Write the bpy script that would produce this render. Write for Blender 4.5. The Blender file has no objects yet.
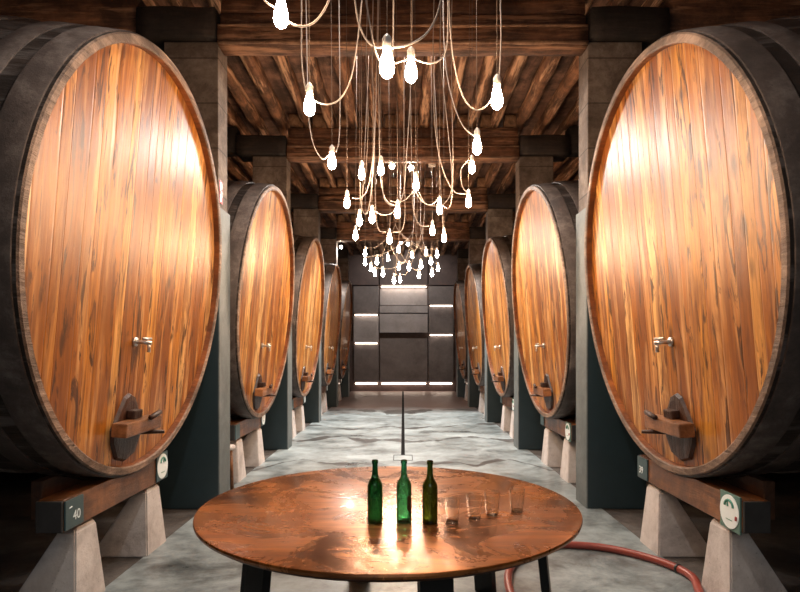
import bpy, bmesh, math, random
from mathutils import Vector, noise
random.seed(7)
PI = math.pi
sc = bpy.context.scene
col = sc.collection
EYE = 1.65
F = 580.0
CX, CY = 403.0, 350.0
R0 = 1.573            # barrel head radius
BZ = 2.29             # barrel head centre height
TILT = 0.084          # barrels lean towards the aisle
FX = 1.89             # barrel face distance from the middle of the aisle
SP = 3.58             # bay length
D0 = 4.43             # first barrel
BARRELS = [D0 + SP*k for k in range(5)]
COLS = [D0 + SP*(k+.5) for k in range(5)]

def at(px, py, d):
    """a point of the place seen at (px,py) and standing d metres down the hall"""
    return Vector(((px-CX)*d/F, d, EYE - (py-CY)*d/F))

# ------------------------------------------------------------ helpers
def link(name, bm, mats, parent=None, smooth=False, recalc=True):
    if recalc: bmesh.ops.recalc_face_normals(bm, faces=bm.faces)
    me = bpy.data.meshes.new(name)
    bm.to_mesh(me); bm.free()
    for m in (mats if isinstance(mats, (list, tuple)) else [mats]): me.materials.append(m)
    if smooth:
        for p in me.polygons: p.use_smooth = True
    o = bpy.data.objects.new(name, me); col.objects.link(o)
    if parent is not None: o.parent = parent
    return o

def sharp(o, ang=0.6):
    me = o.data
    try: me.set_sharp_from_angle(angle=ang)
    except Exception: pass
    return o

def empty(name, loc, label, cat, group=None, rz=0):
    o = bpy.data.objects.new(name, None); col.objects.link(o)
    o.empty_display_size = .1
    o.location = loc; o.rotation_euler = (0, 0, rz)
    return tag(o, label, cat, group)

def tag(o, label, cat, group=None):
    o['label'] = label; o['category'] = cat
    if group: o['group'] = group
    return o

def struct(o):
    o['kind'] = 'structure'; return o

def copy_tree(o, parent=None):
    c = o.copy(); col.objects.link(c)
    if parent is not None: c.parent = parent
    for ch in list(o.children):
        if not ch.name.startswith(('number.', 'stroke')) and ch.name != 'number': copy_tree(ch, c)
    return c

def box(bm, x0, x1, y0, y1, z0, z1, mi=0, bev=0):
    vs = [bm.verts.new((x, y, z)) for x in (x0, x1) for y in (y0, y1) for z in (z0, z1)]
    fs = []
    for q in ((0,1,3,2), (4,6,7,5), (0,4,5,1), (2,3,7,6), (0,2,6,4), (1,5,7,3)):
        f = bm.faces.new([vs[i] for i in q]); f.material_index = mi; fs.append(f)
    if bev:
        es = list({e for f in fs for e in f.edges})
        r = bmesh.ops.bevel(bm, geom=es, offset=bev, segments=2, affect='EDGES', profile=.6)
        for f in r['faces']: f.material_index = mi
    return fs

def newbox(*a, **k):
    bm = bmesh.new(); box(bm, *a, **k); return bm

def lathe(bm, prof, n=24, M=None, mi=0, closed=False):
    """prof = [(r, t)] around +Z unless M(r cos, r sin, t) given"""
    M = M or (lambda x, y, z: (x, y, z))
    rings = []
    for r, t in prof:
        if r < 1e-6: rings.append([bm.verts.new(M(0, 0, t))])
        else: rings.append([bm.verts.new(M(r*math.cos(2*PI*i/n), r*math.sin(2*PI*i/n), t)) for i in range(n)])
    for a, b in zip(rings, rings[1:]):
        for i in range(n):
            j = (i+1) % n
            if len(a) == 1 and len(b) == 1: continue
            if len(a) == 1: f = bm.faces.new((a[0], b[i], b[j]))
            elif len(b) == 1: f = bm.faces.new((a[i], a[j], b[0]))
            else: f = bm.faces.new((a[i], a[j], b[j], b[i]))
            f.material_index = mi
    if closed:
        for rg in (rings[0], rings[-1]):
            if len(rg) > 2:
                f = bm.faces.new(rg); f.material_index = mi

def cyl(bm, p, q, r, n=10, mi=0, r2=None):
    tube(bm, [p, q], [r, r2 if r2 is not None else r], n, mi)

def tube(bm, pts, rad, n=8, mi=0):
    pts = [Vector(p) for p in pts]
    if not isinstance(rad, (list, tuple)): rad = [rad]*len(pts)
    rings = []
    t0 = (pts[1]-pts[0]).normalized()
    up = Vector((0, 0, 1)) if abs(t0.z) < .9 else Vector((1, 0, 0))
    u = t0.cross(up).normalized()
    for i, p in enumerate(pts):
        t = (pts[min(i+1, len(pts)-1)] - pts[max(i-1, 0)]).normalized()
        u = (u - t*u.dot(t)).normalized(); v = t.cross(u)
        rings.append([bm.verts.new(p + (u*math.cos(2*PI*k/n) + v*math.sin(2*PI*k/n))*rad[i]) for k in range(n)])
    for a, b in zip(rings, rings[1:]):
        for k in range(n):
            f = bm.faces.new((a[k], a[(k+1)%n], b[(k+1)%n], b[k])); f.material_index = mi
    for rg in (rings[0], rings[-1]):
        f = bm.faces.new(rg); f.material_index = mi

def spline(pts, per=8):
    """Catmull-Rom through the points"""
    P = [Vector(p) for p in pts]; out = []
    for i in range(len(P)-1):
        a = P[i-1] if i else P[0]*2-P[1]; b = P[i]; c = P[i+1]; d = P[i+2] if i+2 < len(P) else P[-1]*2-P[-2]
        for k in range(per):
            t = k/per
            out.append(.5*((2*b) + (c-a)*t + (2*a-5*b+4*c-d)*t*t + (3*b-a-3*c+d)*t**3))
    out.append(P[-1]); return out

def rough_bar(x0, x1, y0, y1, z0, z1, axis, step=.22, amp=.012, seed=0, mi=0, bm=None, round_=.02):
    """hewn timber: a bar along axis (0 x, 1 y, 2 z) with uneven faces"""
    bm = bm or bmesh.new()
    lo = [x0, y0, z0]; hi = [x1, y1, z1]
    L = hi[axis]-lo[axis]; n = max(2, int(L/step))
    o = [a for a in range(3) if a != axis]
    A0, A1, B0, B1 = lo[o[0]], hi[o[0]], lo[o[1]], hi[o[1]]
    r = round_
    sec = []
    m = 3
    for i in range(m): sec.append((A0+r+(A1-A0-2*r)*i/(m-1), B0))
    for i in range(m): sec.append((A1, B0+r+(B1-B0-2*r)*i/(m-1)))
    for i in range(m): sec.append((A1-r-(A1-A0-2*r)*i/(m-1), B1))
    for i in range(m): sec.append((A0, B1-r-(B1-B0-2*r)*i/(m-1)))
    ca, cb = (A0+A1)/2, (B0+B1)/2
    rings = []
    for i in range(n+1):
        t = lo[axis]+L*i/n
        ring = []
        wob = noise.noise(Vector((t*.5, seed*3.1, 0)))*amp*1.6
        for k, (a, b) in enumerate(sec):
            d = noise.noise(Vector((t*2.2+seed*7.7, a*9+seed, b*9)))*amp*2 + noise.noise(Vector((t*6+seed, a*20, b*20)))*amp*.8
            da, db = a-ca, b-cb; l = max(.001, math.hypot(da, db))
            p = [0, 0, 0]; p[axis] = t; p[o[0]] = a+da/l*d+wob; p[o[1]] = b+db/l*d
            ring.append(bm.verts.new(p))
        rings.append(ring)
    N = len(sec)
    for a, b in zip(rings, rings[1:]):
        for k in range(N):
            f = bm.faces.new((a[k], a[(k+1)%N], b[(k+1)%N], b[k])); f.material_index = mi
    for rg in (rings[0], rings[-1]):
        f = bm.faces.new(rg); f.material_index = mi
    return bm

# ------------------------------------------------------------ materials
class N:
    def __init__(s, name):
        s.m = bpy.data.materials.new(name); s.m.use_nodes = True
        s.t = s.m.node_tree; s.t.nodes.clear()
        s.out = s.add('ShaderNodeOutputMaterial'); s.p = s.add('ShaderNodeBsdfPrincipled')
        s.t.links.new(s.p.outputs[0], s.out.inputs[0])
    def add(s, k, **kw):
        n = s.t.nodes.new(k)
        for a, b in kw.items(): setattr(n, a, b)
        return n
    def l(s, a, b):
        s.t.links.new(a, b)
    def setv(s, sock, v):
        if hasattr(v, 'is_linked') or isinstance(v, bpy.types.NodeSocket): s.l(v, sock)
        else: sock.default_value = v
    def coord(s, which='Object'):
        return s.add('ShaderNodeTexCoord').outputs[which]
    def mapping(s, v, scale=(1,1,1), loc=(0,0,0)):
        n = s.add('ShaderNodeMapping'); s.l(v, n.inputs[0]); n.inputs[3].default_value = scale; s.setv(n.inputs[1], loc)
        return n.outputs[0]
    def noise(s, v, scale=5, detail=6, rough=.6, dist=0, out=0):
        n = s.add('ShaderNodeTexNoise'); s.l(v, n.inputs['Vector']); n.inputs['Scale'].default_value = scale
        n.inputs['Detail'].default_value = detail; n.inputs['Roughness'].default_value = rough; n.inputs['Distortion'].default_value = dist
        return n.outputs[out]
    def ramp(s, v, stops, interp='LINEAR'):
        n = s.add('ShaderNodeValToRGB'); s.l(v, n.inputs[0]); r = n.color_ramp; r.interpolation = interp
        while len(r.elements) < len(stops): r.elements.new(.5)
        for e, (p, c) in zip(r.elements, stops):
            e.position = p; e.color = (c if len(c) == 4 else (*c, 1)) if isinstance(c, (tuple, list)) else (c, c, c, 1)
        return n.outputs[0]
    def math(s, op, a, b=0, c=0):
        n = s.add('ShaderNodeMath', operation=op)
        s.setv(n.inputs[0], a); s.setv(n.inputs[1], b); s.setv(n.inputs[2], c)
        return n.outputs[0]
    def mix(s, f, a, b, mode='MIX'):
        n = s.add('ShaderNodeMix', data_type='RGBA', blend_type=mode)
        s.setv(n.inputs[0], f)
        for k, v in ((6, a), (7, b)):
            if isinstance(v, (tuple, list)): n.inputs[k].default_value = (*v, 1) if len(v) == 3 else v
            else: s.l(v, n.inputs[k])
        return n.outputs[2]
    def sep(s, v):
        n = s.add('ShaderNodeSeparateXYZ'); s.l(v, n.inputs[0]); return n.outputs
    def comb(s, x, y, z):
        n = s.add('ShaderNodeCombineXYZ')
        for i, v in enumerate((x, y, z)): s.setv(n.inputs[i], v)
        return n.outputs[0]
    def vadd(s, a, b):
        n = s.add('ShaderNodeVectorMath', operation='ADD'); s.l(a, n.inputs[0]); s.setv(n.inputs[1], b); return n.outputs[0]
    def bump(s, h, strength=.4, dist=.01):
        n = s.add('ShaderNodeBump'); s.l(h, n.inputs['Height']); n.inputs['Strength'].default_value = strength
        n.inputs['Distance'].default_value = dist; s.l(n.outputs[0], s.p.inputs['Normal'])
    def base(s, c, rough=.6, metal=0, **kw):
        s.setv(s.p.inputs['Base Color'], (*c, 1) if isinstance(c, tuple) and len(c) == 3 else c)
        s.setv(s.p.inputs['Roughness'], rough); s.p.inputs['Metallic'].default_value = metal
        for k, v in kw.items(): s.p.inputs[k].default_value = v
        return s.m

def simple(name, c, rough=.6, metal=0, var=.35, scale=12, bump=.15, **kw):
    n = N(name); v = n.coord()
    q = n.noise(v, scale, 6, .65)
    c2 = n.mix(q, tuple(x*(1-var) for x in c), tuple(min(1, x*(1+var)) for x in c))
    if bump: n.bump(q, bump, .01)
    return n.base(c2, rough, metal, **kw)

def emis(name, c, st):
    n = N(name)
    n.p.inputs['Base Color'].default_value = (.9, .9, .9, 1)
    n.p.inputs['Emission Color'].default_value = (*c, 1); n.p.inputs['Emission Strength'].default_value = st
    return n.m

# varnished vat head: upright boards of different tones, grain, dark streaks and knots
def mat_head():
    n = N('varnished_oak_boards'); v = n.coord()
    loc = n.add('ShaderNodeObjectInfo').outputs['Location']
    s = n.sep(v); ls = n.sep(loc)
    off = n.math('MULTIPLY', ls[1], 3.17)
    off = n.math('ADD', off, n.math('MULTIPLY', ls[0], 1.31))
    wob = n.noise(n.comb(n.math('MULTIPLY', s[1], .6), off, n.math('MULTIPLY', s[2], .5)), 1, 2)
    yy = n.math('ADD', s[1], n.math('MULTIPLY', n.math('SUBTRACT', wob, .5), .05))
    wd = n.noise(n.comb(n.math('MULTIPLY', s[1], 2.6), off, 4.0), 1, 2)
    u = n.math('ADD', n.math('MULTIPLY', yy, 6.6), n.math('ADD', n.math('MULTIPLY', wd, 2.6), n.math('ADD', off, 40.3)))
    pid = n.math('FLOOR', u)
    fr = n.math('FRACT', u)
    wn = n.add('ShaderNodeTexWhiteNoise', noise_dimensions='1D'); n.l(pid, wn.inputs['W'])
    wv = n.math('ADD', n.math('MULTIPLY', n.math('SUBTRACT', wn.outputs['Value'], .5), 1.15), .5)
    tone = n.ramp(wv, [(0, (.25, .075, .008)), (.3, (.42, .140, .013)), (.55, (.54, .200, .020)), (.8, (.62, .27, .040)), (1, (.80, .47, .17))])
    # long grain
    gv = n.comb(n.math('MULTIPLY', yy, 26), n.math('MULTIPLY', pid, 3.7), n.math('MULTIPLY', s[2], 1.5))
    g = n.noise(gv, 1, 9, .62, 1.0)
    c = n.mix(n.ramp(g, [(.36, 0), (.60, 1)]), n.mix(.7, tone, (.17, .045, .009)), tone)
    # paler bands
    pv = n.comb(n.math('MULTIPLY', yy, 9), n.math('MULTIPLY', pid, 1.9), n.math('MULTIPLY', s[2], .7))
    pl = n.noise(pv, 1, 4, .5, .6)
    c = n.mix(n.ramp(pl, [(.5, 0), (.68, .7)]), c, (.76, .42, .16))
    # dark streaks
    sv = n.comb(n.math('MULTIPLY', yy, 13), n.math('ADD', n.math('MULTIPLY', pid, 7.1), 3), n.math('MULTIPLY', s[2], 1.9))
    st = n.noise(sv, 1, 7, .6, 1.4)
    c = n.mix(n.ramp(st, [(.54, 0), (.61, .95)]), c, (.055, .018, .006))
    bl = n.noise(n.comb(n.math('MULTIPLY', yy, 5.5), n.math('ADD', off, n.math('MULTIPLY', pid, 2.3)), n.math('MULTIPLY', s[2], .8)), 1, 5, .65, .8)
    c = n.mix(n.ramp(bl, [(.48, 0), (.62, .75)]), c, (.20, .060, .010))
    # knots
    vo = n.add('ShaderNodeTexVoronoi'); n.l(n.comb(n.math('MULTIPLY', yy, 3.6), off, n.math('MULTIPLY', s[2], 1.7)), vo.inputs['Vector']); vo.inputs['Scale'].default_value = 1
    c = n.mix(n.ramp(vo.outputs['Distance'], [(.05, .9), (.16, 0)]), c, (.06, .02, .008))
    # seams
    seam = n.math('MINIMUM', fr, n.math('SUBTRACT', 1, fr))
    sm = n.ramp(seam, [(0, .4), (.018, 0)])
    c = n.mix(sm, c, (.07, .022, .008))
    # drip stain below the tap and grime round the hatch
    def blob(cy, cz, ry, rz, w):
        a = n.math('DIVIDE', n.math('SUBTRACT', s[1], cy), ry); b = n.math('DIVIDE', n.math('SUBTRACT', s[2], cz), rz)
        d = n.math('ADD', n.math('MULTIPLY', a, a), n.math('MULTIPLY', b, b))
        d = n.math('ADD', d, n.math('MULTIPLY', n.math('SUBTRACT', n.noise(n.comb(n.math('MULTIPLY', s[1], 30), off, n.math('MULTIPLY', s[2], 8)), 1, 4), .5), 1.2))
        return n.ramp(d, [(.35, w), (1.1, 0)])
    c = n.mix(blob(-.12, 1.60, .03, .15, .85), c, (.06, .022, .01))
    c = n.mix(blob(-.14, 1.07, .27, .30, .55), c, (.10, .035, .012))
    h = n.math('ADD', n.math('MULTIPLY', g, .5), n.math('MULTIPLY', n.ramp(seam, [(0, 0), (.06, 1)]), .6))
    tl = n.math('MULTIPLY', n.math('SUBTRACT', wv, .5), n.math('SUBTRACT', fr, .5))
    n.bump(n.math('ADD', h, n.math('MULTIPLY', tl, 2.4)), .4, .008)
    return n.base(c, n.ramp(g, [(.2, .45), (.8, .34)]), 0, **{'Specular IOR Level': .5, 'Specular Tint': (1, .84, .66, 1)})

def mat_wood(name, dark, light, rough=.6, axis=0, scale=1.0, bump=.5, streak=None, coat=0):
    n = N(name); v = n.coord()
    loc = n.add('ShaderNodeObjectInfo').outputs['Random']
    sc_ = [14, 14, 14]; sc_[axis] = 1.2
    v2 = n.mapping(v, tuple(a*scale for a in sc_))
    v2 = n.vadd(v2, n.comb(n.math('MULTIPLY', loc, 37), n.math('MULTIPLY', loc, 13), 0))
    g = n.noise(v2, 1, 8, .65, .8)
    b = n.noise(n.vadd(v, n.comb(n.math('MULTIPLY', loc, 37), 0, 0)), 2.3, 6, .7)
    c = n.mix(n.ramp(g, [(.28, 0), (.72, 1)]), dark, light)
    c = n.mix(n.ramp(b, [(.42, .75), (.62, 0)]), c, tuple(x*.35 for x in dark))
    if streak: c = n.mix(n.ramp(n.noise(v2, .6, 5, .7), [(.52, 0), (.62, .8)]), c, streak)
    n.bump(n.math('ADD', g, b), bump, .02)
    m = n.base(c, rough)
    n.p.inputs['Coat Weight'].default_value = coat
    return m

def mat_concrete(name, dark, mid, light, rough=.8, scale=1.0, forms=False, bump=.4):
    n = N(name); v = n.coord('Object')
    r = n.add('ShaderNodeObjectInfo').outputs['Random']
    v = n.vadd(v, n.comb(n.math('MULTIPLY', r, 51), n.math('MULTIPLY', r, 17), 0))
    a = n.noise(v, 1.6*scale, 8, .68, .4); b = n.noise(v, 9*scale, 8, .75)
    c = n.ramp(n.math('ADD', n.math('MULTIPLY', a, .7), n.math('MULTIPLY', b, .3)), [(.34, dark), (.5, mid), (.66, light)])
    p = n.noise(v, 34*scale, 3, .6)
    c = n.mix(n.ramp(p, [(.66, 0), (.73, .7)]), c, tuple(x*.4 for x in dark))
    h = n.math('ADD', b, n.math('MULTIPLY', p, -.3))
    if forms:
        s = n.sep(n.coord('Object'))
        fr = n.math('FRACT', n.math('DIVIDE', s[2], .47)); e = n.math('MINIMUM', fr, n.math('SUBTRACT', 1, fr))
        c = n.mix(n.ramp(e, [(0, .8), (.025, 0)]), c, tuple(x*.3 for x in dark))
        wn = n.add('ShaderNodeTexWhiteNoise', noise_dimensions='1D'); n.l(n.math('FLOOR', n.math('DIVIDE', s[2], .47)), wn.inputs['W'])
        c = n.mix(n.math('MULTIPLY', wn.outputs[0], .45), c, tuple(x*.6 for x in dark))
    n.bump(h, bump, .02)
    return n.base(c, rough)

M = {}
M['head'] = mat_head()
M['stave'] = mat_wood('dark_stained_staves', (.022, .014, .010), (.060, .040, .030), .62, axis=0, bump=.6, streak=(.13, .11, .10))
M['rim'] = mat_wood('worn_stave_ends', (.12, .065, .038), (.48, .33, .235), .6, axis=1, scale=1.6, bump=.8)
M['lip'] = mat_wood('varnished_stave_lip', (.16, .045, .012), (.42, .14, .035), .45, axis=0)
M['hoop'] = mat_concrete('painted_iron_hoop', (.035, .027, .024), (.080, .060, .052), (.20, .165, .145), .6, 1.6, bump=.3)
M['hatch'] = mat_wood('dark_hatch_wood', (.025, .009, .005), (.085, .030, .013), .45, axis=2)
M['bar'] = mat_wood('hatch_bar_wood', (.18, .065, .020), (.48, .21, .08), .4, axis=1)
M['steel'] = simple('dull_steel', (.62, .58, .52), .3, .9, .1)
M['cradle'] = mat_wood('oiled_cradle_timber', (.13, .045, .014), (.38, .15, .05), .5, axis=1, coat=.2)
M['cradle_dark'] = mat_wood('dark_cradle_timber', (.04, .016, .008), (.13, .05, .02), .55, axis=1)
M['cradle_end'] = simple('dark_painted_timber_end', (.035, .035, .036), .6, 0, .4)
M['slate'] = simple('slate_blue_plaque', (.045, .085, .095), .45, 0, .2)
M['teal'] = simple('grey_green_backplate', (.10, .20, .17), .5, 0, .2)
M['white'] = simple('white_enamel', (.84, .93, .95), .4, 0, .04, bump=0)
M['greenp'] = simple('green_print', (.06, .26, .20), .5, 0, .1, bump=0)
M['redp'] = simple('red_print', (.36, .025, .03), .5, 0, .1, bump=0)
M['pier'] = mat_concrete('cast_concrete_pier', (.38, .345, .33), (.60, .56, .54), (.74, .71, .69), .8, 1.6, bump=.3)
M['column'] = mat_concrete('board_marked_column', (.045, .032, .024), (.16, .12, .095), (.34, .28, .235), .8, 1.3, forms=True)
M['casing'] = simple('blue_black_panel', (.020, .040, .050), .45, 0, .25, 3, .05)
M['casing_side'] = mat_concrete('grey_green_cement_board', (.085, .105, .11), (.13, .155, .16), (.19, .215, .22), .6, 1.2, bump=.1)
M['beam'] = mat_wood('old_ceiling_timber', (.060, .025, .013), (.34, .15, .072), .75, axis=0, bump=1.0, streak=(.42, .22, .12))
M['joist'] = mat_wood('old_joist_timber', (.060, .026, .014), (.46, .21, .10), .78, axis=1, bump=1.0, streak=(.78, .46, .27))
M['board'] = mat_wood('ceiling_boards', (.055, .024, .014), (.42, .21, .125), .8, axis=1, scale=.5, bump=.8)
M['block'] = mat_concrete('rubble_infill', (.10, .05, .028), (.28, .15, .08), (.50, .28, .15), .9, 5, bump=1)
M['cap'] = mat_wood('shade_dark_timber', (.012, .009, .008), (.045, .028, .02), .8, axis=0, bump=.8)  # near-black: shade of the unlit bays is put into the timber colour
M['wall'] = mat_concrete('dark_side_wall', (.012, .010, .010), (.03, .026, .024), (.05, .045, .04), .9, .8)
M['panel'] = mat_concrete('cement_wall_panel', (.060, .050, .050), (.105, .09, .09), (.15, .13, .13), .42, .8, bump=.08)
M['panel_lt'] = mat_concrete('pale_cement_wall_panel', (.17, .155, .155), (.24, .22, .22), (.30, .28, .28), .42, .8, bump=.08)
M['wallb'] = mat_concrete('dark_back_wall', (.03, .018, .017), (.06, .037, .034), (.085, .055, .050), .6, .8, bump=.1)
M['black'] = simple('black_steel', (.012, .012, .013), .45, .3, .3)
M['porcelain'] = simple('pale_socket', (.72, .66, .60), .35, 0, .05, bump=0)
M['cord'] = simple('pale_cord', (.40, .34, .30), .6, 0, .05, bump=0)
M['bulb'] = emis('lit_bulb_glass', (1, .68, .43), 118)
M['lamp'] = emis('lit_spot_lens', (1, .80, .62), 160)
M['led'] = emis('led_strip', (1, .80, .64), 5)
M['wire'] = simple('thin_grey_wire', (.20, .15, .12), .6, 0, .05, bump=0)
M['pale_wood'] = mat_wood('pale_timber_edge', (.16, .075, .04), (.52, .30, .17), .7, axis=0, bump=1.0)
M['hose'] = simple('red_rubber_hose', (.30, .062, .045), .38, 0, .2, 20, .1)
M['rail'] = simple('dull_grey_rail', (.10, .10, .10), .6, .2, .2)
M['rubber'] = simple('black_rubber', (.012, .012, .012), .5)

def mat_floor():
    n = N('polished_concrete_aisle'); v = n.coord(); s = n.sep(v)
    a = n.noise(n.mapping(v, (.62, .95, 1)), 1.1, 9, .66, .5)
    b = n.noise(v, 5.5, 8, .72, .3)
    iso = n.noise(v, 2.1, 7, .7, .6)
    f = n.math('ADD', n.math('MULTIPLY', a, .42), n.math('ADD', n.math('MULTIPLY', iso, .36), n.math('MULTIPLY', b, .22)))
    c = n.ramp(f, [(.36, (.035, .040, .042)), (.44, (.14, .165, .17)), (.51, (.27, .32, .335)), (.61, (.42, .50, .52))])
    # brown bay at the far end
    far = n.math('ADD', s[1], n.math('MULTIPLY', n.math('SUBTRACT', n.noise(v, .8, 5), .5), 3.0))
    fm = n.ramp(n.math('DIVIDE', far, 30), [(15.2/30, 0), (17.0/30, .85)])
    c = n.mix(fm, c, (.15, .068, .042))
    # wandering dark cracks across the aisle
    for y0, w, amp, fr, x0 in ((10.6, .26, 1.3, .9, 0), (15.8, .42, 2.2, .5, 3), (8.4, .13, 1.6, 1.1, 8), (12.9, .16, 2.0, .7, 5)):
        q = n.noise(n.comb(n.math('MULTIPLY', s[0], fr), n.math('MULTIPLY', s[1], .12), x0), 1, 2, .4)
        d = n.math('ABSOLUTE', n.math('SUBTRACT', n.math('ADD', s[1], n.math('MULTIPLY', n.math('SUBTRACT', q, .5), amp*2)), y0))
        wv = n.math('MULTIPLY', n.ramp(n.noise(n.comb(n.math('MULTIPLY', s[0], 1.7), y0, 0), 1, 3), [(.40, 0), (.62, 1)]), w)
        c = n.mix(n.math('MULTIPLY', n.math('LESS_THAN', d, n.math('ADD', wv, .006)), .85), c, (.035, .028, .024))
    n.bump(n.noise(v, 3, 2, .4), .08, .01)
    return n.base(c, n.mix(fm, n.ramp(a, [(.35, .26), (.65, .5)]), (.42, .42, .42)), 0)
M['floor'] = mat_floor()
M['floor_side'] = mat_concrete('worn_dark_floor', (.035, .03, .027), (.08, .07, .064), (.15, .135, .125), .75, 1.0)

def mat_table():
    n = N('copper_brown_varnished_wood'); v = n.coord()
    v2 = n.mapping(v, (1.5, 9, 9)); g = n.noise(v2, 1, 7, .6, 1.2)
    b = n.noise(v, 2.4, 6, .7, .8)
    c = n.mix(n.ramp(g, [(.3, 0), (.7, 1)]), (.20, .056, .012), (.58, .215, .055))
    c = n.mix(n.ramp(b, [(.38, .8), (.56, 0)]), c, (.09, .028, .009))
    n.bump(n.math('ADD', g, n.math('MULTIPLY', b, 2)), .22, .006)
    return n.base(c, n.ramp(b, [(.3, .19), (.7, .36)]), .5, **{'Coat Weight': .12, 'Coat Roughness': .1})
M['table'] = mat_table()
M['table_edge'] = simple('dark_table_edge', (.07, .028, .014), .35, 0, .3)

def mat_glass(name, c, ior=1.5, rough=0.0):
    n = N(name); m = n.base(c, rough, 0); n.p.inputs['Transmission Weight'].default_value = 1; n.p.inputs['IOR'].default_value = ior
    return m
M['green_glass'] = mat_glass('green_bottle_glass', (.07, .26, .13))
M['green_glass2'] = mat_glass('clear_green_bottle_glass', (.17, .48, .30))
M['olive_glass'] = mat_glass('olive_bottle_glass', (.17, .24, .07))
M['clear'] = mat_glass('clear_tumbler_glass', (.97, .98, .97), 1.48)

# ------------------------------------------------------------ the setting
HALL0, HALL1 = -3.2, 23.3
WX = 5.6
JZ0, JZ1 = EYE+3.74, EYE+3.97
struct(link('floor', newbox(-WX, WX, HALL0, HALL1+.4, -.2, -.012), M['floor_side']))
struct(link('floor_aisle', newbox(-2.07, 2.07, HALL0, HALL1, -.011, 0), M['floor']))
struct(link('wall_left', newbox(-WX-.3, -WX, HALL0, HALL1, -.2, JZ1+.2), M['wall']))
struct(link('wall_right', newbox(WX, WX+.3, HALL0, HALL1, -.2, JZ1+.2), M['wall']))
ceil = struct(link('ceiling', newbox(-WX, WX, HALL0, HALL1, JZ1, JZ1+.08), M['board']))
k = 0
x = -4.42
while x < 4.5:
    w = .075 + random.uniform(-.012, .014)
    bm = rough_bar(x-w, x+w, HALL0, HALL1-.1, JZ0+random.uniform(-.01, .02), JZ1, 1, .25, .016, seed=k, round_=.035)
    link('joist', bm, M['joist'], ceil, smooth=True)
    k += 1; x += .402 + random.uniform(-.02, .02)
ORD = ['nearest', 'second', 'third', 'fourth', 'farthest']

# back wall with stepped cement panels and light strips
wb = struct(link('wall_back', newbox(-WX, WX, HALL1, HALL1+.3, -.2, JZ1+.2), M['wallb']))
PXM = F/HALL1
def wx(p): return (p-CX)/PXM
def wz(p): return EYE-(p-CY)/PXM
def panel(x0, x1, y0, y1, out, m='panel', name='wall_panel'):
    g = .022
    link(name, newbox(wx(x0)+g, wx(x1)-g, HALL1-out, HALL1-.002, wz(y1)+g, wz(y0)-g, bev=.008), M[m], wb)
def led(x0, x1, y, out0, out1):
    link('light_strip', newbox(wx(x0)+.08, wx(x1)-.08, HALL1-out1+.02, HALL1-out0-.02 if out1-out0 > .05 else HALL1-out1+.05, wz(y)-.03, wz(y)+.012), M['led'], wb)
A, B_, C_, D_ = 353.6, 379.5, 427.8, 453.7
for a, b in ((332, B_), (B_, C_), (C_, 476)): panel(a, b, 205, 286.5, .34, 'wallb')
panel(B_, C_, 288.5, 306, .10, 'panel_lt'); panel(B_, C_, 306, 314, .40, 'panel_lt'); panel(B_, C_, 314, 333.5, .42, 'panel_lt')
panel(B_, C_, 337.5, 382, .16)
panel(A, B_, 286.5, 314.5, .34); panel(A, B_, 316, 342.5, .24, 'panel_lt'); panel(A, B_, 344, 382, .14)
panel(C_, D_, 286.5, 305.5, .34); panel(C_, D_, 307, 334, .24); panel(C_, D_, 336, 382, .14)
led(B_, C_, 287.3, .10, .34); led(A, B_, 315.2, .24, .34); led(A, B_, 343.2, .14, .24)
led(C_, D_, 306.2, .24, .34); led(C_, D_, 335, .14, .24)
for a, b, o in ((A, B_, .14), (B_, C_, .16), (C_, D_, .14)): led(a, b, 383.2, .0, o)
link('skirting', newbox(-2.1, 2.1, HALL1-.03, HALL1-.002, 0, .2), M['wallb'], wb)

# ------------------------------------------------------------ columns, casings, beams
for k, y in enumerate(COLS):
    for sx in (-1, 1):
        side = 'left' if sx < 0 else 'right'
        xa, xb = sorted((sx*1.930, sx*2.50))
        o = link('concrete_column', newbox(xa, xb, y-.16, y+.16, 0, 4.87, bev=.012), M['column'])
        tag(o, f'{ORD[k]} rough grey concrete column on the {side} of the aisle', 'column', 'columns along the aisle')
        # casing
        c = empty('column_casing', (sx*2.25, y, 0), f'tall dark blue casing with grey aisle side round the {ORD[k]} {side} column', 'casing', 'dark casings between the vats')
        hh = 3.14; t = .014
        def P(name, x0, x1, y0, y1, m):
            x0, x1 = sorted((sx*x0-sx*2.25, sx*x1-sx*2.25))
            link(name, newbox(x0, x1, y0, y1, 0, hh), M[m], c)
        P('aisle_panel', 1.910, 1.910+t, -.185, .185, 'casing_side')
        P('front_panel', 1.910+t, 2.53, -.185, -.185+t, 'casing')
        P('rear_panel', 1.910+t, 2.53, .185-t, .185, 'casing')
        P('outer_panel', 2.53-t, 2.53, -.185+t, .185-t, 'casing')
        # timber head block over the column
        xa, xb = sorted((sx*1.945, sx*2.75))
        o = link('timber_bolster', rough_bar(xa, xb, y-.24, y+.2, 4.885, 5.20, 0, .12, .01, seed=k*2+sx), M['cap'], smooth=True)
        tag(o, f'dark timber head block on top of the {ORD[k]} {side} column', 'beam', 'head blocks on the columns')

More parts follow.
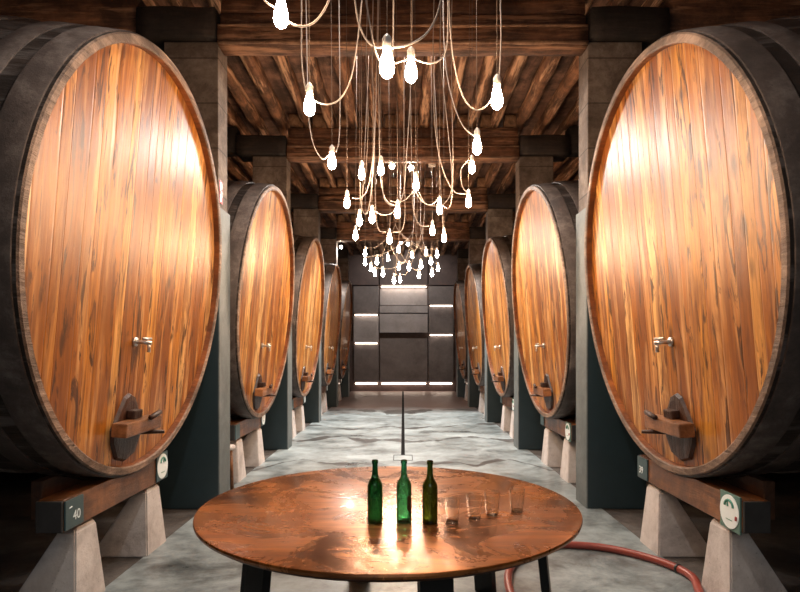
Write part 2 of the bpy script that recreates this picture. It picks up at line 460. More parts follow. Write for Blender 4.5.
def make_beam(y, which, blocks=True):
    b = empty('ceiling_beam', (0, y, EYE+3.17), f'{which} rough timber cross beam, two timbers deep, spanning the aisle', 'beam', 'cross beams over the aisle')
    link('lower_timber', rough_bar(-1.925, 1.925, -.20, .06, 0, .205, 0, .14, .011, seed=y), M['beam'], b, smooth=True)
    for z in (.006, .182):  # pale strips along the front edges of the lower timber
        link('pale_edge', rough_bar(-1.92, 1.92, -.222, -.188, z, z+.028, 0, .07, .007, seed=y+z*9, round_=.006), M['pale_wood'], b, smooth=True)
    link('upper_timber', rough_bar(-1.925, 1.925, -.13, .10, .218, .372, 0, .14, .012, seed=y+5), M['beam'], b, smooth=True)
    link('top_timber', rough_bar(-1.925, 1.925, -.08, .14, .385, .558, 0, .14, .012, seed=y+8), M['beam'], b, smooth=True)
    if blocks:
        xx = -1.80
        while xx < 1.9:
            bm = rough_bar(xx-.11, xx+.11, -.09, .09, .58, .785, 0, .06, .012, seed=xx*9+y, round_=.03)
            link('infill_block', bm, M['block'], b, smooth=True); xx += .402
    return b
make_beam(D0-SP/2, 'frontmost')
for k, y in enumerate(COLS[:4]): make_beam(y, ['second', 'third', 'fourth', 'fifth'][k])
# beams of the side bays, continuing outwards from every column
for k, y in enumerate(COLS[:4]):
    for sx in (-1, 1):
        xa, xb = sorted((sx*2.77, sx*WX))
        o = link('side_beam', rough_bar(xa, xb, y-.18, y+.1, EYE+3.3, EYE+3.72, 0, .2, .012, seed=k+9*sx), M['cap'] if k % 2 else M['beam'], smooth=True)
        tag(o, f'timber beam running outwards over the vats from the {ORD[k]} {"left" if sx < 0 else "right"} column', 'beam', 'beams over the vat bays')

# ------------------------------------------------------------ vats
def ax(sx, s, a, b):
    """point s metres into the vat along its axis, a along the hall, b up the head (from its centre)"""
    ct, st = math.cos(TILT), math.sin(TILT)
    return (sx*(s*ct - b*st), a, BZ + s*st + b*ct)

LEN = 2.9
def rad(s): return R0 + .032*(1-((s-LEN/2)/(LEN/2))**2)

def make_barrel(sx):
    root = bpy.data.objects.new('wine_vat', None); col.objects.link(root)
    root.location = (sx*FX, D0, 0)
    M_ = lambda x, y, z: ax(sx, z, x, y)
    n = 96
    bm = bmesh.new()
    prof = [(R0-.062, .085), (R0-.062, .010), (R0-.052, 0), (R0-.010, 0), (R0, .010)] + [(rad(LEN*i/14), LEN*i/14) for i in range(1, 14)] + [(R0, LEN), (R0-.06, LEN), (R0-.06, LEN-.1)]
    lathe(bm, prof, n, M_)
    for f in bm.faces:
        pass
    st = link('staves', bm, [M['stave'], M['rim'], M['lip']], root, smooth=True)
    for p in st.data.polygons:      # the first four rings of faces are the worn stave ends
        if p.index < n*4: p.material_index = 2 if p.index < n else 1
    sharp(st, .5)
    bm = bmesh.new(); lathe(bm, [(0, .06), (R0-.064, .06), (R0-.064, .10), (0, .10)], n, M_)
    link('vat_head', bm, M['head'], root)
    bm = bmesh.new(); lathe(bm, [(0, LEN-.13), (R0-.064, LEN-.13), (R0-.064, LEN-.09), (0, LEN-.09)], n, M_)
    link('back_head', bm, M['stave'], root)
    for s0, s1 in ((.03, .20), (.30, .44), (.66, .80), (1.05, 1.17), (LEN-1.2, LEN-1.08), (LEN-.8, LEN-.66), (LEN-.44, LEN-.3), (LEN-.2, LEN-.03)):
        bm = bmesh.new(); e = .012
        lathe(bm, [(rad(s0)-.004, s0), (rad(s0)+e-.003, s0), (rad(s0)+e, s0+.006), (rad(s1)+e, s1-.006), (rad(s1)+e-.003, s1), (rad(s1)-.004, s1)], n, M_)
        sharp(link('hoop', bm, M['hoop'], root, smooth=True), .5)
    # hatch
    hy, hb = -.14, -1.215
    bm = bmesh.new()
    out = [(-.075, .225), (0, .25), (.075, .225), (.16, .11), (.235, .0), (.215, -.10), (.14, -.22), (0, -.26), (-.14, -.22), (-.215, -.10), (-.235, .0), (-.16, .11)]
    v0 = [bm.verts.new(ax(sx, .059, hy+a, hb+b)) for a, b in out]; v1 = [bm.verts.new(ax(sx, .036, hy+a*.94, hb+b*.94)) for a, b in out]
    v2 = [bm.verts.new(ax(sx, .030, hy+a*.8, hb+b*.8)) for a, b in out]
    for A1, B1 in ((v0, v1), (v1, v2)):
        for i in range(len(out)): bm.faces.new((A1[i], A1[(i+1) % 12], B1[(i+1) % 12], B1[i]))
    bm.faces.new(v0); bm.faces.new(v2)
    h = link('hatch', bm, M['hatch'], root)
    def obox(s0, s1, a0, a1, b0, b1, bv=.006):
        bm = newbox(s0, s1, a0, a1, b0, b1, bev=bv)
        for v in bm.verts: v.co = ax(sx, v.co.x, v.co.y, v.co.z)
        return bm
    link('crossbar', obox(-.085, .025, hy-.29, hy+.29, hb-.035, hb+.065, .012), M['bar'], h)
    link('wedge', obox(-.03, .030, hy-.07, hy+.07, hb+.068, hb+.13, .01), M['hatch'], h)
    bm = bmesh.new(); cyl(bm, ax(sx, .02, hy+.16, hb-.055), ax(sx, -.15, hy+.20, hb-.05), .024, 8, r2=.012)
    cyl(bm, ax(sx, -.10, hy+.05, hb+.075), ax(sx, -.06, hy+.30, hb+.085), .02, 8)
    link('bolt', bm, M['hatch'], h, smooth=True)
    # tap
    ty, tb = -.12, -.585
    bm = bmesh.new()
    cyl(bm, ax(sx, .059, ty, tb), ax(sx, .04, ty, tb), .035, 14)
    cyl(bm, ax(sx, .06, ty, tb), ax(sx, -.07, ty, tb), .016, 10)
    cyl(bm, ax(sx, -.05, ty, tb), ax(sx, -.055, ty, tb-.07), .014, 10)
    t = link('tap', bm, M['steel'], root, smooth=True)
    bm = bmesh.new(); cyl(bm, ax(sx, -.035, ty-.07, tb+.03), ax(sx, -.035, ty+.07, tb+.03), .010, 8)
    cyl(bm, ax(sx, -.035, ty, tb), ax(sx, -.035, ty, tb+.03), .009, 8)
    link('tap_handle', bm, M['steel'], t, smooth=True)
    return root

def text(body, size, m, parent, loc, rot, ext=.0015):
    cu = bpy.data.curves.new('number', 'FONT'); cu.body = body; cu.size = size; cu.extrude = ext
    cu.align_x = 'CENTER'; cu.align_y = 'CENTER'
    cu.materials.append(m)
    tmp = bpy.data.objects.new('number_text', cu)
    me = bpy.data.meshes.new_from_object(tmp); bpy.data.objects.remove(tmp)
    if not me.materials: me.materials.append(m)
    o = bpy.data.objects.new('number', me); col.objects.link(o); o.parent = parent
    o.location = loc; o.rotation_euler = rot
    return o

CXB = 2.065   # aisle face of the cradles
def make_cradle(sx, number, first):
    yc = -.13     # cradle centre against vat centre
    root = bpy.data.objects.new('vat_cradle', None); col.objects.link(root)
    root.location = (sx*CXB, D0, 0)
    def prism(prof, x0, x1):
        bm = bmesh.new()
        a = [bm.verts.new((sx*x0, y, z)) for y, z in prof]; b = [bm.verts.new((sx*x1, y, z)) for y, z in prof]
        bm.faces.new(a); bm.faces.new(b)
        for i in range(len(prof)): bm.faces.new((a[i], a[(i+1) % len(prof)], b[(i+1) % len(prof)], b[i]))
        bmesh.ops.bevel(bm, geom=list(bm.edges), offset=.006, segments=1, affect='EDGES')
        return bm
    def arc(zmax, y0, y1, r, x0):
        cz = BZ + x0*TILT; pts = []
        for i in range(17):
            y = y0+(y1-y0)*i/16; pts.append((y, min(zmax, cz-math.sqrt(r*r-y*y))))
        return pts
    y0, y1 = yc-.77, yc+.77
    prof = arc(.735, y0, y1, 1.605, .25) + [(y1, .535), (y0, .535)]
    link('timber', prism(prof, 0, .16), M['cradle'], root)
    prof = arc(.84, y0+.05, y1-.05, 1.618, .30) + [(y1-.05, .60), (y0+.05, .60)]
    link('saddle', prism(prof, .165, .235), M['cradle_dark'], root)
    # dark painted ends jutting outwards
    for e, (a, b) in (('near', (y0-.022, y0-.002)), ('far', (y1+.002, y1+.022))):
        xa, xb = sorted((sx*.0, sx*.16)); link('end_cap', newbox(xa, xb, a, b, .54, .73, bev=.004), M['cradle_end'], root)
    # number plaque and round badge
    fx = -sx*.001
    yp, yb = (y0+.10, y1-.12) if sx < 0 else (y1-.09, y0+.115)
    xa, xb = sorted((-sx*.0, -sx*.012))
    pl = link('number_plaque', newbox(xa, xb, yp-.10, yp+.10, .545, .725, bev=.003), M['slate'], root)
    rz = -sx*PI/2
    text(number, .085, M['white'], pl, (-sx*.0125, yp+.02, .615), (PI/2, 0, rz))
    zb = .635 if sx > 0 else .66
    bp = link('badge_plate', newbox(xa, xb, yb-.11, yb+.11, zb-.115, zb+.115, bev=.003), M['teal'] if sx > 0 else M['slate'], root)
    def disc(name, r, t0, t1, m, par, cy=0, cz=0, sq=1.0):
        bm = bmesh.new()
        lathe(bm, [(r, t0), (r, t1)], 36, lambda x, y, z: (-sx*z, yb+cy+x*sq, zb+cz+y), closed=True)
        return link(name, bm, m, par)
    d = disc('badge', .105, .0125, .016, M['white'], bp)
    # printed crest: a green arch with a short stroke under it, a faint line and a red spot
    bm = bmesh.new(); fx_ = -sx*.0172
    tube(bm, [(fx_, yb+.046*math.cos(t), zb+.032+.040*math.sin(t)) for t in [PI*k/12 for k in range(13)]], .008, 6)
    link('print_arch', bm, M['greenp'], bp)
    bm = bmesh.new(); tube(bm, [(fx_, yb+.018, zb+.060), (fx_, yb+.012, zb+.030)], .006, 6); link('print_stroke', bm, M['greenp'], bp)
    bm = bmesh.new(); tube(bm, [(fx_, yb-.034, zb-.050), (fx_, yb+.034, zb-.050)], .0022, 5); link('print_line', bm, M['greenp'], bp)
    if sx > 0:
        bm = bmesh.new(); tube(bm, [(fx_, yb-.080, zb-.012), (fx_, yb-.078, zb-.036)], .008, 6)
        link('red_mark', bm, M['redp'], bp)
    else:
        bm = bmesh.new(); tube(bm, [(-sx*.013, yp-.065, .675), (-sx*.013, yp-.035, .680)], .004, 5)
        link('stroke', bm, M['white'], pl)
    return root

def make_pier(sx):
    """wedge shaped concrete foot: upright narrow face to the aisle, long sloping back"""
    bm = bmesh.new()
    H = .533
    def q(x, y, z): return bm.verts.new((sx*x, y, z))
    b = [q(0, -.19, 0), q(0, .19, 0), q(.46, .19, 0), q(.46, -.19, 0)]
    t = [q(.035, -.125, H-.03), q(.035, .125, H-.03), q(.15, .125, H-.03), q(.15, -.125, H-.03)]
    t2 = [q(.05, -.10, H), q(.05, .10, H), q(.145, .10, H), q(.145, -.10, H)]
    for A1, B1 in ((b, t), (t, t2)):
        for i in range(4): bm.faces.new((A1[i], A1[(i+1) % 4], B1[(i+1) % 4], B1[i]))
    bm.faces.new(b); bm.faces.new(t2)
    bmesh.ops.recalc_face_normals(bm, faces=bm.faces)
    bmesh.ops.bevel(bm, geom=[e for e in bm.edges], offset=.010, segments=2, affect='EDGES')
    return link('concrete_pier', bm, M['pier'])

NUM = {-1: '40', 1: '39'}
for sx in (-1, 1):
    side = 'left' if sx < 0 else 'right'
    b0 = make_barrel(sx); p0 = make_pier(sx); usedp = False
    c0 = make_cradle(sx, NUM[sx], True)
    for k, y in enumerate(BARRELS):
        b = b0 if k == 0 else copy_tree(b0)
        b.location = (sx*(FX if k == 0 else 1.815), y, 0)
        lab = f'huge upright wooden vat, {ORD[k]} of the five along the {side} side of the aisle'
        tag(b, lab, 'barrel', f'vats on the {side} of the aisle')
        c = c0 if k == 0 else copy_tree(c0)
        c.location = (sx*CXB, y, 0)
        tag(c, f'curved timber cradle with plaque and round badge carrying the {ORD[k]} {side} vat', 'cradle', f'cradles on the {side}')
        for j, dy in enumerate((-.62, .40)):
            if usedp: p = p0.copy(); col.objects.link(p)
            else: p = p0; usedp = True
            p.location = (sx*2.045, y+dy, -.012)
            tag(p, f'wedge shaped pale concrete pier under the {"near" if j == 0 else "far"} end of the {ORD[k]} {side} cradle', 'pier', f'concrete piers on the {side}')
        # rear support under the outer end of the vat, standing in the dark
        o = link('rear_trestle', newbox(-.15, .15, -.8, .8, 0, .80, bev=.02), M['cap'])
        o.location = (sx*(FX+2.45), y, -.012)
        tag(o, f'dark timber block carrying the outer end of the {ORD[k]} {side} vat', 'trestle', f'rear supports on the {side}')

# ------------------------------------------------------------ table
TX, TY, TR, TZ = -.078, 3.30, 1.052, .78
tb = empty('round_table', (TX, TY, 0), 'large round table with glossy copper brown wooden top and black legs', 'table')
bm = bmesh.new()
lathe(bm, [(0, TZ), (TR-.012, TZ), (TR-.003, TZ-.003), (TR, TZ-.012), (TR-.004, TZ-.024), (0, TZ-.024)], 128)
sharp(link('tabletop', bm, M['table'], tb, smooth=True), .4)
bm = bmesh.new(); lathe(bm, [(0, TZ-.025), (TR-.02, TZ-.025), (TR-.035, TZ-.045), (0, TZ-.05)], 96)
link('underside', bm, M['table_edge'], tb)
bm = bmesh.new(); lathe(bm, [(.80, TZ-.05), (.86, TZ-.05), (.86, TZ-.085), (.80, TZ-.085), (.80, TZ-.05)], 64)
link('leg_ring', bm, M['black'], tb)
for i in range(6):
    a = math.radians(-15+60*i)
    bm = bmesh.new()
    ca, sa = math.cos(a), math.sin(a)
    vs = []
    for r, z in ((.835, TZ-.086), (.905, 0)):
        for dr, dt in ((-.022, -.075), (.022, -.075), (.022, .075), (-.022, .075)):
            vs.append(bm.verts.new((ca*(r+dr)-sa*dt, sa*(r+dr)+ca*dt, z)))
    for q in ((0,1,2,3), (4,5,6,7), (0,1,5,4), (1,2,6,5), (2,3,7,6), (3,0,4,7)): bm.faces.new([vs[i_] for i_ in q])
    link('leg', bm, M['black'], tb)

def bottle(name, px, py, m, label):
    d = F*(EYE-TZ)/(py-CY)
    p = at(px, py, d)
    o = empty(name, (p.x, p.y, TZ), label, 'bottle', 'empty green bottles on the table')
    bm = bmesh.new()
    out = [(0, 0), (.030, 0), (.037, .004), (.0385, .012), (.0385, .182), (.036, .198), (.028, .214), (.0195, .229), (.0158, .246), (.0140, .285), (.0140, .298), (.0165, .299), (.0168, .312), (.0140, .316), (.0100, .316)]
    inn = [(.0100, .29), (.0115, .245), (.0160, .229), (.0245, .213), (.0325, .197), (.0350, .181), (.0350, .016), (.02, .012), (0, .022)]
    lathe(bm, out+inn, 40)
    sharp(link('bottle_glass', bm, m, o, smooth=True), .35)
    return o
bottle('cider_bottle', 375, 522.5, M['green_glass'], 'dark green glass bottle, leftmost of the three on the table')
b2 = bottle('cider_bottle', 404, 522.5, M['green_glass2'], 'bright green see-through glass bottle with brown patch, middle of the three on the table')
b3 = bottle('cider_bottle', 430, 523.5, M['olive_glass'], 'olive brown glass bottle, rightmost of the three beside the tumblers')
# brown reflection low on the middle bottle, modelled as a thin coloured patch
bm = bmesh.new()
pv = []
for i in range(7):
    a = -1.15+.19*i
    for z in (.075, .135):
        zz = z + (.012*math.sin(i*1.2) if z > .1 else -.016*math.sin(i*.6))
        pv.append(bm.verts.new((.0392*math.cos(a), .0392*math.sin(a), zz)))
for i in range(6): bm.faces.new((pv[2*i], pv[2*i+2], pv[2*i+3], pv[2*i+1]))
bmesh.ops.solidify(bm, geom=list(bm.faces), thickness=-.0006)
link('reflection_patch', bm, simple('brown_reflection_patch', (.22, .09, .045), .6, 0, .3), b2)

def glass(px, py, label):
    d = F*(EYE-TZ)/(py-CY); p = at(px, py, d)
    bm = bmesh.new()
    lathe(bm, [(0, 0), (.028, 0), (.031, .003), (.0425, .125), (.0420, .1262), (.0408, .125), (.0300, .012), (.024, .009), (0, .009)], 40)
    o = sharp(link('glass_tumbler', bm, M['clear'], smooth=True), .35); o.location = (p.x, p.y, TZ)
    tag(o, label, 'glass', 'empty tumblers on the table')
glass(452, 522.5, 'clear empty tumbler next to the olive bottle, leftmost of the four glasses')
glass(474.5, 519.5, 'clear empty tumbler, second glass from the bottles, standing slightly in front')
glass(492, 515.5, 'clear empty tumbler, third glass from the bottles')
glass(517, 511.5, 'clear empty tumbler standing apart at the right, farthest from the bottles')

# ------------------------------------------------------------ hose, stool, drain, small sign
hp = [(600, 700), (545, 640), (516, 605), (508, 580), (514, 563), (534, 550), (562, 545), (602, 547.5), (640, 555.5), (672, 566), (692, 577), (699, 591), (708, 614), (735, 660)]
pts = []
for px, py in hp:
    d = F*(EYE-.03)/(py-CY); p = at(px, py, d); pts.append((p.x, p.y, .031))
bm = bmesh.new(); tube(bm, spline(pts, 10), .029, 14)
h = link('rubber_hose', bm, M['hose'], smooth=True)
tag(h, 'thick dark red rubber hose curving over the floor from table to right vat', 'hose')
sp_ = spline(pts, 10); i = 92
bm = bmesh.new(); tube(bm, [sp_[i], sp_[i+1]*.5+sp_[i]*.5 if False else sp_[i+1]], .033, 14)
link('hose_clamp', bm, M['rubber'], h, smooth=True)

st = empty('low_stool', (-2.125, 6.86, -.012), 'low stool with grey top and wooden legs standing behind the nearest left casing', 'stool')
bm = bmesh.new(); lathe(bm, [(0, .485), (.13, .485), (.14, .495), (.14, .52), (.13, .53), (0, .53)], 32)
link('seat', bm, M['pier'], st, smooth=True)
for a in (0, 2.1, 4.2):
    bm = bmesh.new(); cyl(bm, (.085*math.cos(a), .085*math.sin(a), .485), (.105*math.cos(a), .105*math.sin(a), 0), .022, 10)
    link('leg', bm, M['bar'], st, smooth=True)

dr = empty('floor_drain', (0, 9.1, 0), 'thin metal slot drain with square frame running down the middle of the aisle', 'drain')
bm = newbox(-.028, .028, 0, 14.0, .0005, .004)
link('slot', bm, simple('dark_slot', (.010, .010, .010), .95, 0, .1, bump=0, **{'Specular IOR Level': .05}), dr)
for sx in (-1, 1):
    bm = newbox(min(sx*.0285, sx*.034), max(sx*.0285, sx*.034), 0, 14.0, .0005, .006)
    link('edge_rail', bm, M['rail'], dr)
bm = bmesh.new()
for a in ((-.15, .15, -.02, .0), (-.15, -.135, -.42, -.02), (.135, .15, -.42, -.02), (-.15, .15, -.44, -.42)): box(bm, a[0], a[1], a[2], a[3], .0005, .006)
link('frame', bm, M['black'], dr)

s_ = link('wall_sign', newbox(-1.931, -1.9255, COLS[0]-.13, COLS[0]-.02, 3.20, 3.44), M['redp'])
tag(s_, 'small red and white sign fixed to the nearest left column', 'sign')
s_.data.materials.append(M['white'])
bm = bmesh.new(); box(bm, -1.9250, -1.9240, COLS[0]-.10, COLS[0]-.05, 3.33, 3.42); box(bm, -1.9250, -1.9240, COLS[0]-.12, COLS[0]-.07, 3.22, 3.29)
box(bm, -1.9250, -1.9240, COLS[0]-.085, COLS[0]-.05, 3.27, 3.35)
link('symbol', bm, M['white'], s_)

# ------------------------------------------------------------ bulbs
SOCK_Z = .185      # socket top above the bulb's tip
def bulb_parts(root, n=16):
    bm = bmesh.new()
    lathe(bm, [(0, 0), (.010, .002), (.021, .010), (.0285, .024), (.031, .040), (.030, .058), (.025, .082), (.019, .104), (.015, .120), (.0145, .128), (0, .128)], n)
    link('bulb_glass', bm, M['bulb'], root, smooth=True)
    bm = bmesh.new()
    lathe(bm, [(0, .122), (.0175, .122), (.021, .128), (.021, .162), (.016, .172), (.008, .182), (.004, .186), (0, .186)], n)
    link('socket', bm, M['porcelain'], root, smooth=True)

proto = None
NB = [0]
def make_bulb(px, py, d, label, group, loops=(), straight=True, top=None, r=.0042):
    """py is the middle of the lit glass"""
    global proto
    p = at(px, py, d)
    tip = Vector((p.x, p.y, p.z-.06))
    if proto is None:
        root = bpy.data.objects.new('pendant_bulb', None); col.objects.link(root); bulb_parts(root); proto = root
    else:
        root = proto.copy(); col.objects.link(root)
        for ch in [c for c in proto.children if c.name.startswith(('bulb_glass', 'socket'))]:
            c = ch.copy(); col.objects.link(c); c.parent = root
    root.location = tip; root.rotation_euler = (0, 0, random.uniform(0, 6))
    root.rotation_euler = (0, 0, 0)
    tag(root, label, 'light bulb', group)
    NB[0] += 1
    if 7 < NB[0] < 22:
        for c_ in root.children:
            if c_.name.startswith(('bulb_glass', 'socket')): c_.scale = (.88, .88, .93)
    # where the ceiling is above this spot
    def ceil_z(y):
        for yb in [D0-SP/2]+COLS[:4]:
            if yb-.2 < y < yb+.13: return EYE+3.17
        return JZ0
    zt = ceil_z(tip.y) - tip.z
    if any(COLS[0]-.25 < tip.y < COLS[0]+.2 for _ in (0,)): zt = EYE+3.17-tip.z
    if straight:
        bm = bmesh.new()
        dx = random.uniform(-.02, .02)
        tube(bm, [(0, 0, .184), (dx*.3, 0, .184+(zt-.184)*.4), (dx, 0, zt)], min(r*.5, .002), 5)
        link('cord', bm, M['wire'], root, smooth=True)
    for lp in loops:
        P = []
        for q in lp:
            w = at(q[0], q[1], q[2] if len(q) > 2 else d); P.append(w - tip)
        Q = spline(P, 7)
        if P[-1].z+tip.z < JZ0-.15 and lp[-1][1] < 110:      # leaves the picture upwards: go on to the ceiling
            w = P[-1].copy(); P = Q; P.append(Vector((w.x+.01, w.y, (w.z+zt)/2))); P.append(Vector((w.x+.015, w.y, JZ0-tip.z)))
        bm = bmesh.new(); tube(bm, Q, r, 6)
        link('loop_cord', bm, M['cord'], root, smooth=True)
    return root

G1 = 'bare bulbs of the near cluster'
make_bulb(281, 14, 2.45, 'glowing bare bulb at the top left edge, cut by the picture top', G1,
          [[(287, 21), (300, 26.5), (313, 23), (323, 12), (329, 0)], [(276, 8), (270, 5), (264, 0)]])
make_bulb(387, 64, 2.42, 'largest glowing bare bulb hanging top centre over the table', G1,
          [[(384, 48), (373, 46), (364, 36), (358, 20), (355, 0)], [(391, 48), (408, 45), (424, 36), (435, 20), (441, 0)], [(381, 64), (375, 50), (370, 25), (366, 0)]])
make_bulb(411, 71, 2.95, 'glowing bare bulb just right of the largest one', G1,
          [[(415, 59), (424, 62.5), (434, 63), (443, 57), (447, 44), (448, 20), (448, 0)], [(406, 60), (399, 62), (393, 64)]])
make_bulb(497, 98, 3.05, 'glowing bare bulb farthest right near the first beam', G1,
          [[(492, 98), (485, 107), (476, 110), (466, 102), (458, 82), (453, 55), (450, 25), (449, 0)], [(499, 84), (501, 40), (500.5, 0)]])
make_bulb(309.5, 105, 3.2, 'glowing bare bulb farthest left below the first beam', G1,
          [[(314, 101), (328, 104.5), (341, 98), (351, 78), (357, 45), (362, 0)], [(306, 92), (303, 75), (301.5, 52), (301.5, 0)]])
make_bulb(477, 146, 4.0, 'glowing bare bulb on the right, half way down the cluster', G1,
          [[(474, 136), (463, 126), (454, 105), (447, 75), (444, 40), (443, 0)]])
make_bulb(332, 161.5, 4.35, 'glowing bare bulb on the left, below and right of the farthest left one', G1,
          [[(329, 155), (322, 159), (314, 146), (310, 128), (308, 100), (306, 0)], [(336, 152), (339, 140), (340, 100), (339, 0)]])
T = 5.2
make_bulb(381, 168.5, 5.0, 'glowing bare bulb left of centre beside the beam spotlights', G1,
          [[(382, 180, 5.0), (384, 198), (390, 205), (398, 204), (404, 190), (407, 150), (410, 100), (412, 40, 5.0)]])
make_bulb(361.5, 173, 5.1, 'glowing bare bulb left of centre, just left of the spotlight bulb', G1,
          [[(360, 183), (361, 205), (366, 214), (371, 195), (374, 150), (376, 100), (377, 45, 5.1)]])
make_bulb(416, 184, 5.2, 'glowing bare bulb right of centre with a loop of cord beneath', G1,
          [[(419, 192), (425, 203), (434, 206), (444, 204), (452, 185), (448, 130), (440, 60, 5.2)], [(413, 192), (405, 200), (397, 202), (390, 201)]])
make_bulb(472, 167, 5.3, 'glowing bare bulb at the right directly under the half way bulb', G1,
          [[(468, 160), (461, 170), (462, 185), (466, 192)]])
make_bulb(468.5, 201, 5.4, 'glowing bare bulb lowest on the right side of the cluster', G1,
          [[(465, 194), (455, 192), (446, 178), (438, 150), (434, 110), (433, 45, 5.4)]])
make_bulb(347, 202, 5.3, 'glowing bare bulb lowest on the left beside the second left column', G1,
          [[(352, 198), (360, 198), (367, 190), (372, 165), (374, 130), (372, 50, 5.3)]])
make_bulb(359.5, 220, 5.9, 'glowing bare bulb under the left loop of cord', G1, [[(361, 210), (363, 190), (366, 170), (368, 120), (366, 60, 5.9)]])
make_bulb(372, 217, 5.5, 'glowing bare bulb low left of centre with cord running right', G1, [[(375, 211), (383, 215), (392, 213), (397, 206)]])
make_bulb(397.5, 212, 5.3, 'glowing bare bulb low in the middle of the cluster', G1,
          [[(394, 205), (388, 202), (383, 192), (380, 170), (379, 110), (378, 45, 5.3)]])
make_bulb(389.5, 238.5, 6.45, 'glowing bare bulb lowest of the near cluster', G1,
          [[(386, 232), (379, 230), (376, 215), (375, 180), (374, 120), (372, 72, 6.45)], [(393, 232), (402, 230), (405, 210), (404, 160), (404, 72, 6.45)]])
make_bulb(439.5, 208, 5.4, 'glowing bare bulb low right of centre at the end of a loop', G1, [[(437, 200), (430, 205), (421, 200), (415, 190)], [(443, 206), (449, 208), (452, 195), (453, 160), (452, 100), (451, 45, 5.4)]])
make_bulb(432.5, 230, 6.45, 'glowing bare bulb right of centre just above the far opening', G1,
          [[(429, 226), (420, 225), (414, 212), (412, 190), (411, 120), (410, 72, 6.45)]])
make_bulb(444, 237, 6.6, 'glowing bare bulb above the right corner of the far opening', G1, [[(443, 228), (441, 190), (437, 130), (434, 75, 6.6)]])
make_bulb(355.5, 235, 6.6, 'glowing bare bulb above the left corner of the far opening', G1, [[(359, 230), (361, 215), (363, 180), (366, 120), (368, 75, 6.6)]])
G2 = 'bare bulbs of the far cluster'
far = [(365, 253, 9.3), (365, 262, 9.9), (371, 268, 9.6), (375, 273, 10.2), (377, 261, 9.2), (383, 273, 9.3), (394, 280, 9.2), (400, 279.5, 9.9), (398.5, 249, 8.9), (399, 267, 10.1),
       (409, 267, 9.0), (421, 265, 9.1), (419, 275, 9.6), (431, 261, 9.0), (432, 273, 9.8), (438, 268, 10.3), (437, 254, 9.2), (388, 258, 10.5), (426, 252, 10.6), (412, 255, 10.9)]
for i, (px, py, d) in enumerate(far):
    hx = 403 + (14 if i % 2 else -10) + random.uniform(-6, 6)
    mx = (px+hx)/2
    lp = [(px-1, py-7), (px+(3 if hx > px else -3), py-5), (mx, py-6-random.uniform(0, 5)), (hx, py-28), (hx+2, py-60), (hx+2, CY-F*(JZ0-EYE)/d)]
    b_ = make_bulb(px, py, d, 'small glowing bare bulb in the distant cluster before the back wall', G2, [lp] if i % 3 != 2 else [], r=.0030)
    for c_ in b_.children:
        if c_.name.startswith(('bulb_glass', 'socket')): c_.scale = (.84, .84, .9)

# ------------------------------------------------------------ spotlights on the beams
def spot(px, py, d, ztop, label, aim=(0, -1, -.6)):
    p = at(px, py, d)
    o = empty('spotlight', p, label, 'spotlight', 'round spotlights under the beams')
    a = Vector(aim).normalized(); u = a.orthogonal().normalized(); w = a.cross(u)
    Mx = lambda x, y, z: tuple(a*z + u*x + w*y)
    bm = bmesh.new(); lathe(bm, [(.05, -.09), (.055, 0), (.05, 0), (.045, -.01)], 20, Mx); lathe(bm, [(0, -.095), (.05, -.09)], 20, Mx)
    link('housing', bm, M['black'], o, smooth=True)
    bm = bmesh.new(); lathe(bm, [(0, -.004), (.045, -.006), (.045, -.012), (0, -.012)], 20, Mx); link('lens', bm, M['lamp'], o)
    bm = bmesh.new(); cyl(bm, tuple(a*-.05), (a.x*-.05, a.y*-.05, ztop-p.z), .008, 8); link('bracket', bm, M['black'], o)
    return o
spot(392, 166.5, 10.0, EYE+3.74, 'left of the two bright spotlights behind the third beam')
spot(411, 168, 10.0, EYE+3.74, 'right of the two bright spotlights behind the third beam')
spot(341, 247, 17.4, EYE+3.74, 'bright spotlight in the left corner of the far opening', (.2, -1, -.3))
spot(401, 243, 17.4, EYE+3.74, 'left of the two spotlights at the top of the far opening')
spot(408, 244.5, 17.4, EYE+3.74, 'right of the two spotlights at the top of the far opening')
sb = empty('junction_box', at(432, 165, 10.1), 'small pale junction box hanging beside the bright spotlights', 'box')
link('housing', newbox(-.06, .06, -.04, .04, -.03, .03, bev=.005), M['porcelain'], sb)
bm = bmesh.new(); cyl(bm, (0, 0, .03), (0, 0, EYE+3.975-sb.location.z), .006, 6); link('bracket', bm, M['black'], sb)

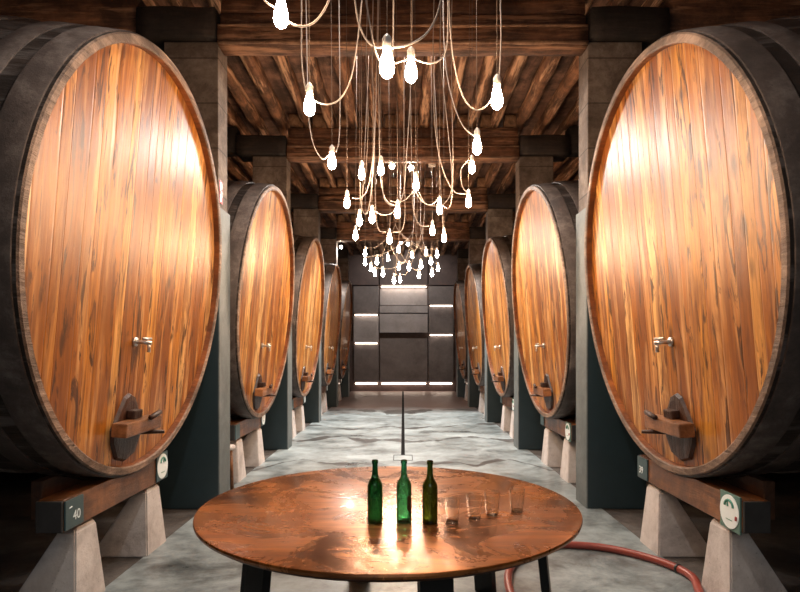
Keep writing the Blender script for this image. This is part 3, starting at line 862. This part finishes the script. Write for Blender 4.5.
# ------------------------------------------------------------ light
def area(name, loc, rot, size, e, c, sy=None):
    l = bpy.data.lights.new(name, 'AREA'); l.energy = e; l.color = c; l.size = size
    if sy: l.shape = 'RECTANGLE'; l.size_y = sy
    o = bpy.data.objects.new(name, l); o.location = loc; o.rotation_euler = rot; col.objects.link(o); return o
def spotl(name, loc, tgt, e, c, ang=70, r=.06, blend=.6):
    l = bpy.data.lights.new(name, 'SPOT'); l.energy = e; l.color = c; l.spot_size = math.radians(ang); l.spot_blend = blend; l.shadow_soft_size = r
    o = bpy.data.objects.new(name, l); o.location = loc; col.objects.link(o)
    o.rotation_euler = (Vector(tgt)-Vector(loc)).to_track_quat('-Z', 'Y').to_euler(); return o
NEUT = (1, .93, .86)
def lamp(loc, tgt, e, label, ang=130):  # unseen fittings, added for the light they give
    L = Vector(loc); a = (Vector(tgt)-L).normalized()
    o = empty('spotlight', loc, label, 'spotlight', 'unseen spotlights above the aisle')
    u = a.orthogonal().normalized(); w = a.cross(u)
    Mx = lambda x, y, z: tuple(a*z + u*x + w*y)
    bm = bmesh.new(); lathe(bm, [(0, -.14), (.05, -.135), (.055, -.04), (.05, -.04), (0, -.05)], 20, Mx)
    link('housing', bm, M['black'], o, smooth=True)
    bm = bmesh.new(); cyl(bm, tuple(a*-.1), (a.x*-.1, a.y*-.1, JZ0-L.z), .008, 8); link('bracket', bm, M['black'], o)
    spotl('unseen_lamp_light', loc, tgt, e, NEUT, ang, .05, .5)
lamp((-.35, 6.62, 5.25), (-.5, 5.2, 1.5), 95, 'left spotlight hidden behind the second cross beam')
lamp((.35, 6.62, 5.25), (.5, 5.2, 1.5), 95, 'right spotlight hidden behind the second cross beam')
lamp((0, 13.75, 5.1), (0, 11.2, 1.0), 1000, 'added unseen spotlight behind the fourth cross beam')
lamp((0, 17.35, 5.2), (0, 16.6, 1.5), 90, 'added unseen spotlight above the opening before the back wall')
lamp((-.3, 2.95, 5.1), (0, 3.2, .8), 110, 'unseen spotlight above the round table')
for px, py, d in ((392, 168.5, 9.92), (411, 170, 9.92)): spotl('beam_spot_light', at(px, py, d), (0, 7.4, 0), 130, NEUT, 140, .06)
for px, py, d, e in ((341, 249, 17.3, 110), (401, 245, 17.3, 12), (408, 246.5, 17.3, 12)): spotl('far_spot_light', at(px, py, d), (0, 15.0, 0), e, NEUT, 140, .05)
spotl('wall_fill_light', (0, 19.6, 5.2), (0, 23.3, 3.0), 200, NEUT, 100, .1)  # added fill that brightens the back wall, no fitting there
area('cool_fill_light', (0, -2.9, 3.4), (math.radians(72), 0, 0), 3.2, 18, (.90, .95, 1), 2.0)  # weak cool fill added behind the camera
w = bpy.data.worlds.new('world'); sc.world = w; w.use_nodes = True
bg = w.node_tree.nodes['Background']; bg.inputs[0].default_value = (.9, .8, .7, 1); bg.inputs[1].default_value = .03

# ------------------------------------------------------------ camera
cd = bpy.data.cameras.new('camera'); cam = bpy.data.objects.new('camera', cd); col.objects.link(cam)
cam.location = (0, 0, EYE); cam.rotation_euler = (PI/2, 0, 0)
cd.sensor_fit = 'HORIZONTAL'; cd.sensor_width = 36; cd.lens = 36*F/800
cd.shift_x = -3/800; cd.shift_y = 54/800; cd.clip_start = .05
sc.camera = cam
sc.view_settings.view_transform = 'Standard'; sc.view_settings.look = 'None'
sc.view_settings.exposure = .95; sc.view_settings.gamma = 1; sc.view_settings.use_curve_mapping = False
